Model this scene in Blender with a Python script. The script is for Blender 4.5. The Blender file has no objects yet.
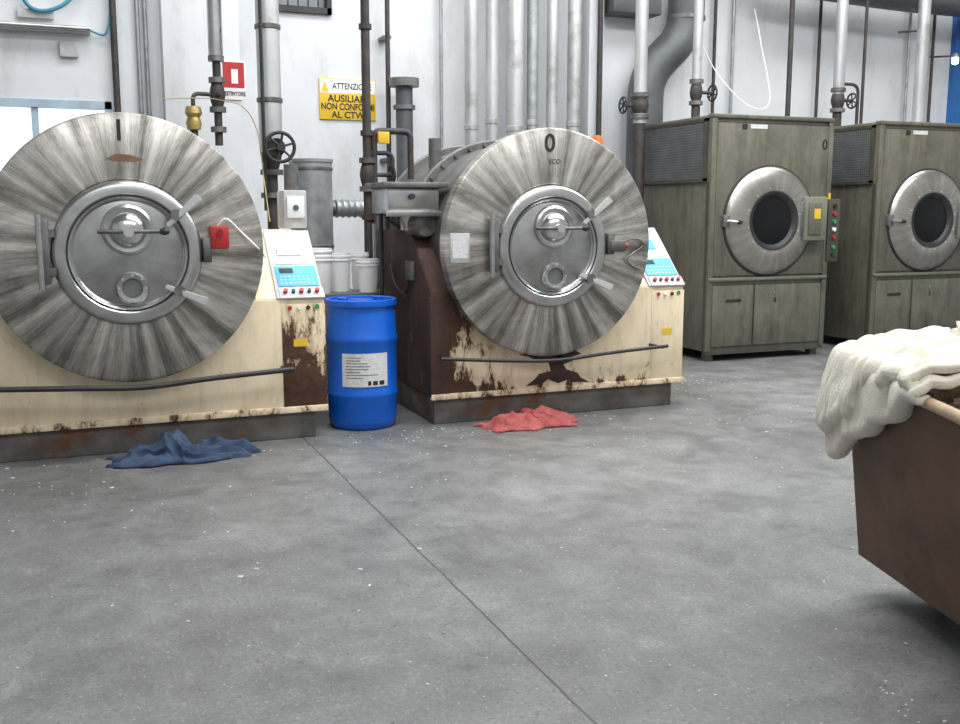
import bpy, bmesh, math, random, time
from mathutils import Vector, Matrix, noise
random.seed(7)
R=math.radians
scene=bpy.context.scene
try:
    scene.view_settings.view_transform='Standard'
    scene.view_settings.look='None'
except Exception as e: print(e)

# ------------------------------------------------------------------ materials
def newmat(name):
    m=bpy.data.materials.new(name); m.use_nodes=True
    nt=m.node_tree; b=nt.nodes['Principled BSDF']
    return m,nt,b
def N(nt,t,**kw):
    n=nt.nodes.new(t)
    for k,v in kw.items(): setattr(n,k,v)
    return n
def ramp(nt,fac,stops):
    r=N(nt,'ShaderNodeValToRGB')
    els=r.color_ramp.elements
    while len(els)<len(stops): els.new(.5)
    for e,(p,c) in zip(els,stops):
        e.position=p; e.color=(c[0],c[1],c[2],1) if hasattr(c,'__len__') else (c,c,c,1)
    nt.links.new(fac,r.inputs['Fac']); return r.outputs['Color']
def mixc(nt,fac,a,b,mode='MIX'):
    m=N(nt,'ShaderNodeMix',data_type='RGBA',blend_type=mode)
    for sock,v in ((m.inputs[0],fac),(m.inputs[6],a),(m.inputs[7],b)):
        if hasattr(v,'is_linked'): nt.links.new(v,sock)
        else: sock.default_value=v if not hasattr(v,'__len__') else (v[0],v[1],v[2],1)
    return m.outputs[2]
def coords(nt,scale=(1,1,1),world=False):
    tc=N(nt,'ShaderNodeTexCoord'); mp=N(nt,'ShaderNodeMapping')
    mp.inputs['Scale'].default_value=scale
    if world:
        g=N(nt,'ShaderNodeNewGeometry'); nt.links.new(g.outputs['Position'],mp.inputs['Vector'])
    else: nt.links.new(tc.outputs['Object'],mp.inputs['Vector'])
    return mp.outputs['Vector']
def nz(nt,vec,scale,detail=5,rough=.6,dist=0):
    n=N(nt,'ShaderNodeTexNoise'); n.inputs['Scale'].default_value=scale
    n.inputs['Detail'].default_value=detail; n.inputs['Roughness'].default_value=rough
    n.inputs['Distortion'].default_value=dist
    nt.links.new(vec,n.inputs['Vector']); return n.outputs['Fac']
def math_(nt,op,a,b=None,c=None):
    m=N(nt,'ShaderNodeMath',operation=op)
    for i,v in enumerate((a,b,c)):
        if v is None: continue
        if hasattr(v,'is_linked'): nt.links.new(v,m.inputs[i])
        else: m.inputs[i].default_value=v
    return m.outputs[0]
def mrange(nt,v,a,b):
    m=N(nt,'ShaderNodeMapRange'); nt.links.new(v,m.inputs[0]); m.inputs[1].default_value=a; m.inputs[2].default_value=b
    return m.outputs[0]
def bump(nt,b,h,strength=.2,dist=.01):
    n=N(nt,'ShaderNodeBump'); n.inputs['Strength'].default_value=strength; n.inputs['Distance'].default_value=dist
    nt.links.new(h,n.inputs['Height']); nt.links.new(n.outputs['Normal'],b.inputs['Normal'])
def M(name,c1,c2=None,rough=.5,metal=0,scale=6,stretch=(1,1,1),bmp=0,stain=None,stain_at=(.55,.68),stain_scale=3,stain_stretch=(1,1,1),emit=0,grime=0):
    m,nt,b=newmat(name)
    c2=c2 or tuple(x*.75 for x in c1)
    v=coords(nt,stretch); f=nz(nt,v,scale)
    col=ramp(nt,f,[(.35,c1),(.65,c2)])
    if stain:
        v2=coords(nt,stain_stretch); f2=nz(nt,v2,stain_scale,8,.7)
        mask=ramp(nt,f2,[(stain_at[0],0),(stain_at[1],1)])
        col=mixc(nt,mask,col,stain)
    if grime:
        vg=coords(nt,(3,3,.5)); fg=nz(nt,vg,5,8,.75)
        col=mixc(nt,math_(nt,'MULTIPLY',ramp(nt,fg,[(.45,0),(.7,1)]),grime),col,tuple(x*.35 for x in c2))
        fs=nz(nt,coords(nt),45,3,.7)
        col=mixc(nt,math_(nt,'MULTIPLY',ramp(nt,fs,[(.62,0),(.7,1)]),grime),col,tuple(x*.4 for x in c2))
    nt.links.new(col,b.inputs['Base Color'])
    b.inputs['Roughness'].default_value=rough; b.inputs['Metallic'].default_value=metal
    if bmp: bump(nt,b,nz(nt,v,scale*4),bmp,.01)
    if emit:
        nt.links.new(col,b.inputs['Emission Color']); b.inputs['Emission Strength'].default_value=emit
    return m

# brushed plate, radial brushing around local Y; its fan highlights are baked into the colour
def disc_mat(name,lo,hi,contrast=1.,rough=(.46,.30),metal=.85,pk=.45):
    m,nt,b=newmat(name)
    tc=N(nt,'ShaderNodeTexCoord')
    s=N(nt,'ShaderNodeSeparateXYZ'); nt.links.new(tc.outputs['Object'],s.inputs[0])
    c=N(nt,'ShaderNodeCombineXYZ'); nt.links.new(s.outputs['X'],c.inputs['X']); nt.links.new(s.outputs['Z'],c.inputs['Z'])
    nm=N(nt,'ShaderNodeVectorMath',operation='NORMALIZE'); nt.links.new(c.outputs[0],nm.inputs[0])
    sc=N(nt,'ShaderNodeVectorMath',operation='SCALE'); sc.inputs['Scale'].default_value=.12; nt.links.new(c.outputs[0],sc.inputs[0])
    ad=N(nt,'ShaderNodeVectorMath',operation='ADD'); nt.links.new(nm.outputs[0],ad.inputs[0]); nt.links.new(sc.outputs[0],ad.inputs[1])
    v=ad.outputs[0]
    fan=nz(nt,v,8.5,2,.5,.1); fine=nz(nt,v,75,4,.75)
    patch=nz(nt,tc.outputs['Object'],3.0,5,.65,.8)
    k=math_(nt,'ADD',math_(nt,'MULTIPLY',math_(nt,'SUBTRACT',fan,.5),.80*contrast),math_(nt,'MULTIPLY',math_(nt,'SUBTRACT',fine,.5),.46*contrast))
    k=math_(nt,'ADD',k,math_(nt,'MULTIPLY',math_(nt,'SUBTRACT',patch,.5),pk))
    k=math_(nt,'ADD',k,.49)
    mid=tuple((a_*.60+b_*.40) for a_,b_ in zip(lo,hi))
    col=ramp(nt,k,[(.33,lo),(.50,mid),(.68,hi)])
    nt.links.new(col,b.inputs['Base Color'])
    ro=ramp(nt,k,[(.34,rough[0]),(.68,rough[1])]); nt.links.new(ro,b.inputs['Roughness'])
    b.inputs['Metallic'].default_value=metal
    bump(nt,b,fine,.12,.003)
    return m

steel_disc=disc_mat('brushed_face_steel',(.165,.155,.135),(.74,.715,.65))
steel_ring=disc_mat('dryer_ring_steel',(.28,.26,.23),(.60,.57,.52),.35,(.38,.25))
steel=M('stainless_steel',(.54,.54,.53),(.40,.40,.39),.28,.9,7)
steel_door=M('door_steel',(.46,.46,.45),(.32,.32,.315),.36,.85,5,stain=(.22,.21,.19),stain_at=(.5,.8))
steel_dk=M('dull_steel',(.22,.22,.215),(.13,.13,.125),.5,.6,7,stain=(.08,.06,.045),stain_at=(.52,.7))
chrome=M('chrome',(.74,.74,.73),(.55,.55,.55),.2,1,5)
galv=M('galvanised',(.42,.44,.45),(.28,.30,.31),.42,.6,9,bmp=.05)
pipe_lt=M('pipe_silver',(.60,.61,.61),(.42,.43,.43),.38,.5,4,(1,1,.3),stain=(.22,.19,.16),stain_at=(.55,.78))
pipe_dk=M('pipe_rusty_dark',(.07,.065,.062),(.04,.037,.035),.6,.3,12,stain=(.11,.06,.04),stain_at=(.55,.7),stain_scale=9)
duct_m=M('duct_grey',(.13,.14,.145),(.085,.092,.096),.5,.4,3)
black=M('black_rubber',(.016,.016,.017),(.03,.03,.03),.5,0,10)
def enamel(name,base,base2,rustc,low=(.50,.22),left=(.60,0),wl=.22,wx=.0,thr=(.66,.70),grimek=.40,right=None,wr=0):
    m,nt,b=newmat(name)
    v=coords(nt); tc=N(nt,'ShaderNodeTexCoord'); s=N(nt,'ShaderNodeSeparateXYZ'); nt.links.new(tc.outputs['Object'],s.inputs[0])
    col=ramp(nt,nz(nt,v,4),[(.35,base),(.65,base2)])
    grim=nz(nt,coords(nt,(2.5,2.5,.4)),6,8,.7)
    col=mixc(nt,math_(nt,'MULTIPLY',ramp(nt,grim,[(.48,0),(.72,1)]),grimek),col,(.33,.25,.15))
    lo=mrange(nt,s.outputs['Z'],low[0],low[1]); lf=mrange(nt,s.outputs['X'],left[0],left[1])
    f=nz(nt,coords(nt,(1.3,1.3,.6)),6,9,.72,.3)
    k=math_(nt,'ADD',f,math_(nt,'MULTIPLY',math_(nt,'POWER',lo,2),wl)); k=math_(nt,'ADD',k,math_(nt,'MULTIPLY',math_(nt,'POWER',lf,1.3),wx))
    mask=ramp(nt,k,[(thr[0],0),(thr[1],1)])
    rc=ramp(nt,nz(nt,v,14,5,.7),[(.35,rustc),(.65,tuple(x*.45 for x in rustc))])
    halo=ramp(nt,k,[(thr[0]-.06,0),(thr[0]+.02,.55)])
    col=mixc(nt,halo,col,(.38,.22,.10)); col=mixc(nt,mask,col,rc)
    sp=ramp(nt,nz(nt,v,34,3,.7),[(.68,0),(.72,1)]); col=mixc(nt,math_(nt,'MULTIPLY',sp,.8),col,rustc)
    nt.links.new(col,b.inputs['Base Color']); nt.links.new(ramp(nt,mask,[(0,.45),(1,.8)]),b.inputs['Roughness'])
    bump(nt,b,mask,.25,.006)
    return m
BE1,BE2=(.82,.70,.50),(.73,.61,.41); RU=(.10,.042,.022)
beige=enamel('beige_enamel',BE1,BE2,RU,wl=.0,grimek=.3)
beige_l=enamel('beige_enamel_rusty_edge',BE1,BE2,RU,wx=.34,wl=.16)
beige_rust=enamel('beige_enamel_rusty',BE1,BE2,RU,low=(1.3,.2),wl=.36,thr=(.60,.66),grimek=.8)
sill_m=enamel('rusted_sill',BE1,BE2,RU,low=(10,9),wl=.05,thr=(.58,.64))
rust=M('rusted_sheet',(.075,.036,.023),(.04,.021,.016),.7,0,8,(1,1,.3),bmp=.3,stain=(.30,.19,.12),stain_at=(.60,.74),stain_scale=7,stain_stretch=(1,1,.35))
rust_dark=M('rust_stain',(.06,.026,.018),(.03,.016,.011),.7,0,14,bmp=.2)
plinth_m=M('plinth_concrete',(.15,.14,.125),(.08,.075,.068),.8,0,6,bmp=.3,stain=(.12,.055,.03),stain_at=(.52,.62),stain_scale=4)
green=M('olive_enamel',(.168,.163,.120),(.124,.120,.090),.42,.1,3,stain=(.078,.070,.054),stain_at=(.5,.75),stain_scale=4,stain_stretch=(1,1,.5),grime=.6)
green_dk=M('olive_frame',(.085,.084,.062),(.06,.060,.047),.5,.1,4,grime=.4)
green_lt=M('olive_light',(.21,.215,.155),(.16,.165,.12),.5,.1,4)
grille_m=M('grille_grey',(.045,.047,.05),(.03,.031,.033),.6,.2,8)
glass_dk=M('dark_glass',(.004,.005,.006),(.008,.009,.010),.3,0,3)
glass_dk.node_tree.nodes['Principled BSDF'].inputs['Specular IOR Level'].default_value=.25
glass_port=M('port_glass',(.10,.12,.12),(.17,.18,.17),.15,0,6)
white_p=M('white_plastic',(.90,.90,.89),(.85,.85,.84),.4,0,5)
lightgrey=M('panel_grey',(.60,.60,.59),(.46,.46,.46),.45,0,6,grime=.3)
cyan=M('keypad_blue',(.07,.44,.66),(.05,.35,.56),.4,0,8)
red=M('red_plastic',(.50,.03,.03),(.36,.02,.02),.4,0,8)
yellow=M('yellow_paint',(.80,.52,.04),(.7,.44,.03),.45,0,5)
brass=M('brass',(.50,.38,.12),(.34,.24,.08),.4,.5,8)
greenb=M('green_button',(.05,.35,.1),None,.4)
orange=M('orange_lens',(.75,.16,.02),None,.3)
blue_b=M('blue_barrel_plastic',(.003,.125,.62),(.002,.095,.50),.33,0,3,stain=(.05,.16,.5),stain_at=(.62,.85),stain_scale=8)
bluedoor=M('blue_door_paint',(.02,.14,.42),(.015,.11,.34),.5,0,2)
cable_cy=M('cable_blue',(.05,.28,.38),None,.5)
cable_y=M('cable_yellow',(.50,.40,.14),None,.5)
ink=M('ink_black',(.02,.02,.02),None,.6)
paper=M('paper_label',(.74,.74,.73),(.58,.58,.58),.6,0,40)
bin_m=M('bin_brown_fibre',(.125,.074,.042),(.080,.048,.030),.6,0,2.2,(1,1,1.6),stain=(.17,.105,.062),stain_at=(.5,.85),bmp=.06)
bin_m.node_tree.nodes['Principled BSDF'].inputs['Specular IOR Level'].default_value=.3
bin_rim=M('bin_rim_tan',(.46,.34,.21),(.34,.24,.15),.5,0,9)
bin_in=M('bin_inner',(.44,.34,.22),(.35,.26,.16),.6,0,5)
def cloth_mat(name,c1,c2,bs=.6,bd=.004,sc=120):
    m=M(name,c1,c2,.95,0,9,bmp=0)
    nt=m.node_tree; b=nt.nodes['Principled BSDF']; b.inputs['Sheen Weight'].default_value=.1
    bump(nt,b,nz(nt,coords(nt),sc,4,.8),bs,bd)
    return m
cl_cream=cloth_mat('terry_cream',(.86,.82,.71),(.79,.74,.62),1.,.008,90)
cl_red=cloth_mat('cloth_coral',(.42,.10,.095),(.27,.050,.048))
cl_blue=cloth_mat('cloth_denim_blue',(.042,.075,.14),(.022,.042,.085))

# floor
m,nt,b=newmat('floor_concrete'); floor_m=m
v=coords(nt,(1,1,1),True)
a=nz(nt,v,.5,7,.65,.8); b2=nz(nt,v,3.2,9,.78,.4); c=nz(nt,v,55,8,.95)
k=math_(nt,'ADD',math_(nt,'MULTIPLY',a,.24),math_(nt,'MULTIPLY',b2,.26)); k=math_(nt,'ADD',k,math_(nt,'MULTIPLY',c,.50))
col=ramp(nt,k,[(.39,(.060,.061,.060)),(.5,(.150,.151,.149)),(.60,(.275,.276,.272))])
dk=ramp(nt,nz(nt,coords(nt,(1,.6,1),True),1.1,8,.75,1.2),[(.50,0),(.68,1)])
col=mixc(nt,math_(nt,'MULTIPLY',dk,.28),col,(.085,.083,.078))
wv=coords(nt,(1.2,.25,1),True); scr=ramp(nt,nz(nt,wv,7,8,.85,1.5),[(.56,0),(.72,1)])
col=mixc(nt,math_(nt,'MULTIPLY',scr,.32),col,(.36,.36,.355))
wv=coords(nt,(.2,1.3,1),True); scr=ramp(nt,nz(nt,wv,9,8,.85,1.8),[(.58,0),(.74,1)])
col=mixc(nt,math_(nt,'MULTIPLY',scr,.32),col,(.35,.35,.345))
sp=ramp(nt,nz(nt,v,60,2,.6),[(.66,0),(.70,1)])
col=mixc(nt,math_(nt,'MULTIPLY',sp,.65),col,(.40,.40,.39))
sp2=ramp(nt,nz(nt,v,36,4,.7),[(.34,1),(.40,0)])
col=mixc(nt,math_(nt,'MULTIPLY',sp2,.7),col,(.05,.05,.048))
g=N(nt,'ShaderNodeNewGeometry'); sx=N(nt,'ShaderNodeSeparateXYZ'); nt.links.new(g.outputs['Position'],sx.inputs[0])
wob=math_(nt,'MULTIPLY',math_(nt,'SUBTRACT',nz(nt,v,5,4,.6),.5),.018)
def joint(sock,pos,w):
    d=math_(nt,'ABSOLUTE',math_(nt,'SUBTRACT',math_(nt,'ADD',sock,wob),pos))
    return math_(nt,'LESS_THAN',d,w)
j=math_(nt,'MAXIMUM',joint(sx.outputs['X'],-.93,.0042),joint(sx.outputs['X'],3.3,.0032))
j=math_(nt,'MAXIMUM',j,joint(sx.outputs['X'],-5.2,.0038))
j=math_(nt,'MULTIPLY',j,math_(nt,'ADD',math_(nt,'MULTIPLY',b2,.9),.4))
col=mixc(nt,j,col,(.02,.02,.02))
nt.links.new(col,b.inputs['Base Color'])
ro=ramp(nt,b2,[(.35,.38),(.65,.66)]); nt.links.new(ro,b.inputs['Roughness'])
bump(nt,b,math_(nt,'ADD',b2,math_(nt,'MULTIPLY',c,.5)),.25,.01)
wall_m=M('wall_paint_white',(.70,.72,.74),(.62,.64,.66),.7,0,1.2,stain=(.43,.43,.43),stain_at=(.52,.85),stain_scale=2.5,stain_stretch=(1,1,.35),bmp=.05)
ceil_m=M('ceiling_paint',(.6,.61,.62),None,.8)

# ------------------------------------------------------------------ geometry helpers
def finish(name,bm,mat,parent=None,loc=(0,0,0),rot=(0,0,0),smooth=True):
    bmesh.ops.recalc_face_normals(bm,faces=bm.faces)
    if smooth:
        for f in bm.faces: f.smooth=True
        for e in bm.edges:
            if len(e.link_faces)==2 and e.calc_face_angle(0)>R(38): e.smooth=False
    me=bpy.data.meshes.new(name); bm.to_mesh(me); bm.free()
    ob=bpy.data.objects.new(name,me); scene.collection.objects.link(ob)
    if mat: me.materials.append(mat)
    ob.location=loc; ob.rotation_euler=rot
    if parent: ob.parent=parent
    return ob
def empty(name,loc=(0,0,0),rotz=0):
    e=bpy.data.objects.new(name,None); scene.collection.objects.link(e)
    e.location=loc; e.rotation_euler=(0,0,rotz); e.empty_display_size=.1; return e
def bm_box(bm,x0,x1,y0,y1,z0,z1):
    M_=Matrix.Translation(((x0+x1)/2,(y0+y1)/2,(z0+z1)/2))@Matrix.Diagonal((x1-x0,y1-y0,z1-z0,1))
    return bmesh.ops.create_cube(bm,size=1,matrix=M_)
def box(p,name,d,mat,bev=.006,**kw):
    bm=bmesh.new(); bm_box(bm,*d)
    if bev: bmesh.ops.bevel(bm,geom=bm.edges[:],offset=bev,segments=2,affect='EDGES',profile=.5)
    return finish(name,bm,mat,p,**kw)
def boxes(p,name,ds,mat,**kw):
    bm=bmesh.new()
    for d in ds: bm_box(bm,*d)
    return finish(name,bm,mat,p,smooth=False,**kw)
def orient(d):
    return Vector((0,0,1)).rotation_difference(Vector(d).normalized()).to_matrix().to_4x4()
def cyl(p,name,a,b,r,mat,r2=None,seg=28,bev=0,**kw):
    a=Vector(a);b=Vector(b);bm=bmesh.new()
    mt=Matrix.Translation((a+b)/2)@orient(b-a)
    bmesh.ops.create_cone(bm,cap_ends=True,segments=seg,radius1=r,radius2=r if r2 is None else r2,depth=(b-a).length,matrix=mt)
    return finish(name,bm,mat,p,**kw)
def bm_cyl(bm,a,b,r,seg=16):
    a=Vector(a);b=Vector(b)
    bmesh.ops.create_cone(bm,cap_ends=True,segments=seg,radius1=r,radius2=r,depth=(b-a).length,matrix=Matrix.Translation((a+b)/2)@orient(b-a))
def lathe(p,name,prof,mat,loc=(0,0,0),axis='Z',seg=64,rot=None):
    bm=bmesh.new(); rings=[]
    for r,h in prof:
        if r<1e-5: rings.append([bm.verts.new((0,0,h))])
        else: rings.append([bm.verts.new((r*math.cos(2*math.pi*i/seg),r*math.sin(2*math.pi*i/seg),h)) for i in range(seg)])
    for A,B in zip(rings,rings[1:]):
        for i in range(seg):
            j=(i+1)%seg
            if len(A)==1 and len(B)==1: continue
            if len(A)==1: bm.faces.new((A[0],B[i],B[j]))
            elif len(B)==1: bm.faces.new((A[i],A[j],B[0]))
            else: bm.faces.new((A[i],A[j],B[j],B[i]))
    if axis=='F': bmesh.ops.transform(bm,matrix=Matrix.Rotation(R(90),4,'X'),verts=bm.verts)
    if axis=='X': bmesh.ops.transform(bm,matrix=Matrix.Rotation(R(90),4,'Y'),verts=bm.verts)
    return finish(name,bm,mat,p,loc=loc,rot=rot or (0,0,0))
def smoothpts(pts,n=8):
    P=[Vector(q) for q in pts]; P=[P[0]*2-P[1]]+P+[P[-1]*2-P[-2]]; out=[]
    for i in range(1,len(P)-2):
        for k in range(n):
            t=k/n;a,b,c,d=P[i-1:i+3]
            out.append(.5*((2*b)+(c-a)*t+(2*a-5*b+4*c-d)*t*t+(3*b-a-3*c+d)*t**3))
    out.append(P[-2]); return out
def corner(pts,rad=.1,n=5):
    P=[Vector(q) for q in pts]; out=[P[0]]
    for i in range(1,len(P)-1):
        a,b,c=P[i-1:i+2]; d1=(a-b);d2=(c-b)
        k=min(rad,d1.length*.45,d2.length*.45); s=b+d1.normalized()*k; e=b+d2.normalized()*k
        for j in range(n+1):
            t=j/n; out.append(s.lerp(b,t).lerp(b.lerp(e,t),t))
    out.append(P[-1]); return out
def tube(p,name,pts,r,mat,seg=16,**kw):
    P=[Vector(q) for q in pts]; bm=bmesh.new(); rings=[]
    T=(P[1]-P[0]).normalized(); up=Vector((0,0,1)) if abs(T.z)<.9 else Vector((1,0,0))
    n=T.cross(up).normalized()
    for i,q in enumerate(P):
        if i==0: t=P[1]-P[0]
        elif i==len(P)-1: t=P[-1]-P[-2]
        else: t=(P[i+1]-P[i]).normalized()+(P[i]-P[i-1]).normalized()
        t.normalize(); n=(n-t*n.dot(t)).normalized(); bb=t.cross(n)
        rings.append([bm.verts.new(q+(n*math.cos(2*math.pi*k/seg)+bb*math.sin(2*math.pi*k/seg))*r) for k in range(seg)])
    for A,B in zip(rings,rings[1:]):
        for k in range(seg): bm.faces.new((A[k],A[(k+1)%seg],B[(k+1)%seg],B[k]))
    bm.faces.new(rings[0]); bm.faces.new(rings[-1][::-1])
    return finish(name,bm,mat,p,**kw)
def prism(p,name,prof,x0,x1,mat,bev=.008,**kw):   # prof in (y,z)
    bm=bmesh.new(); A=[bm.verts.new((x0,y,z)) for y,z in prof]; B=[bm.verts.new((x1,y,z)) for y,z in prof]
    bm.faces.new(A); bm.faces.new(B[::-1]); n=len(prof)
    for i in range(n): bm.faces.new((A[i],B[i],B[(i+1)%n],A[(i+1)%n]))
    if bev: bmesh.ops.bevel(bm,geom=bm.edges[:],offset=bev,segments=2,affect='EDGES')
    return finish(name,bm,mat,p,**kw)
def text(p,name,s,size,loc,mat,rot=(R(90),0,0),ext=.0015,align='CENTER',sx_=1):
    cu=bpy.data.curves.new(name,'FONT'); cu.body=s; cu.size=size; cu.extrude=ext; cu.align_x=align; cu.align_y='CENTER'; cu.offset=size*.014
    tmp=bpy.data.objects.new('t',cu); scene.collection.objects.link(tmp)
    dg=bpy.context.evaluated_depsgraph_get(); me=bpy.data.meshes.new_from_object(tmp.evaluated_get(dg))
    bpy.data.objects.remove(tmp); ob=bpy.data.objects.new(name,me); scene.collection.objects.link(ob)
    me.materials.clear(); me.materials.append(mat); ob.location=loc; ob.rotation_euler=rot; ob.scale=(sx_,1,1)
    if p: ob.parent=p
    return ob
def bolts(p,name,cx,y,cz,rad,n,r,mat,h=.015,a0=0):
    bm=bmesh.new()
    for i in range(n):
        a=a0+2*math.pi*i/n; x=cx+rad*math.cos(a); z=cz+rad*math.sin(a)
        bm_cyl(bm,(x,y,z),(x,y-h,z),r,8)
    return finish(name,bm,mat,p)
def plate(p,name,outline,y,mat):
    bm=bmesh.new(); vs=[bm.verts.new((x,y,z)) for x,z in outline]; f=bm.faces.new(vs)
    r=bmesh.ops.extrude_face_region(bm,geom=[f]); bmesh.ops.translate(bm,vec=(0,.004,0),verts=[g for g in r['geom'] if isinstance(g,bmesh.types.BMVert)])
    return finish(name,bm,mat,p,smooth=False)
def handwheel(p,name,c,rad,mat,ax='F'):
    prof=[]
    for i in range(13):
        a=2*math.pi*i/12; prof.append((rad+.014*math.cos(a),.014*math.sin(a)))
    lathe(p,name,prof,mat,loc=c,axis=ax,seg=32)
    bm=bmesh.new(); c=Vector(c)
    for i in range(3):
        a=i*math.pi/3+.3; d=Vector((math.cos(a),0,math.sin(a))) if ax=='F' else Vector((math.cos(a),math.sin(a),0))
        bm_cyl(bm,c-d*rad,c+d*rad,.009,8)
    n=Vector((0,1,0)) if ax=='F' else Vector((0,0,1))
    bm_cyl(bm,c-n*.03,c+n*.03,.03,12)
    finish(name+'_spokes',bm,mat,p)

# ------------------------------------------------------------------ room
WY=3.6
FLOOR=box(None,'floor',(-9,13,-10,WY+.2,-.1,0),floor_m,0)
bm=bmesh.new()
W=[(-9,-3.2,0,6.0),(-3.2,-1.88,0,1.0),(-3.2,-1.88,2.5,6.0),(-1.88,-.35,0,6.0),(-.35,.22,0,3.42),(-.35,.22,4.3,6.0),(.22,13,0,6.0)]
for x0,x1,z0,z1 in W: bm_box(bm,x0,x1,WY,WY+.2,z0,z1)
finish('wall_back',bm,wall_m,None,smooth=False)
box(None,'trim_1',(-1.42,-.72,WY-.22,WY,0,6),wall_m,.01)
box(None,'trim_2',(3.02,3.2,WY-.18,WY,0,6),wall_m,.01)
box(None,'wall_left',(-9.2,-9,-10,WY+.2,0,6),wall_m,0)
box(None,'ceiling',(-9,13,-4,WY+.2,6.0,6.1),ceil_m,0)
sky_pane=M('window_daylight_pane',(.86,.92,1.0),(.8,.88,1.0),.3,0,2,emit=1.0)
frame_b=M('window_frame_blue',(.45,.58,.68),None,.5)
w=empty('window_1',(-2.54,WY,1.0))
box(w,'pane',(-.66,.66,.10,.12,0,1.5),sky_pane,0)
boxes(w,'frame',[(-.66,-.6,-.02,.09,0,1.5),(.6,.66,-.02,.09,0,1.5),(-.66,.66,-.02,.09,1.43,1.5),(-.66,.66,-.02,.09,0,.07),(-.03,.03,0,.09,0,1.5)],frame_b)
w=empty('window_2',(-.065,WY,3.42))
box(w,'pane',(-.285,.285,.10,.12,0,.88),M('window_dusty',(.3,.34,.38),None,.3),0)
boxes(w,'frame',[(-.285,-.24,-.04,.09,0,.88),(.24,.285,-.04,.09,0,.88),(-.285,.285,-.04,.09,.83,.88),(-.285,.285,-.04,.09,0,.06)]+[(-.25+i*.1,-.24+i*.1,-.03,0,0,.85) for i in range(1,5)],black)
d=empty('door_1',(9.0,WY,0))
box(d,'leaf',(-.62,.62,-.06,0,0,4.0),bluedoor,.01)
boxes(d,'ribs',[(-.62+i*.2,-.58+i*.2,-.09,-.05,.05,3.95) for i in range(7)],bluedoor)

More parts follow.
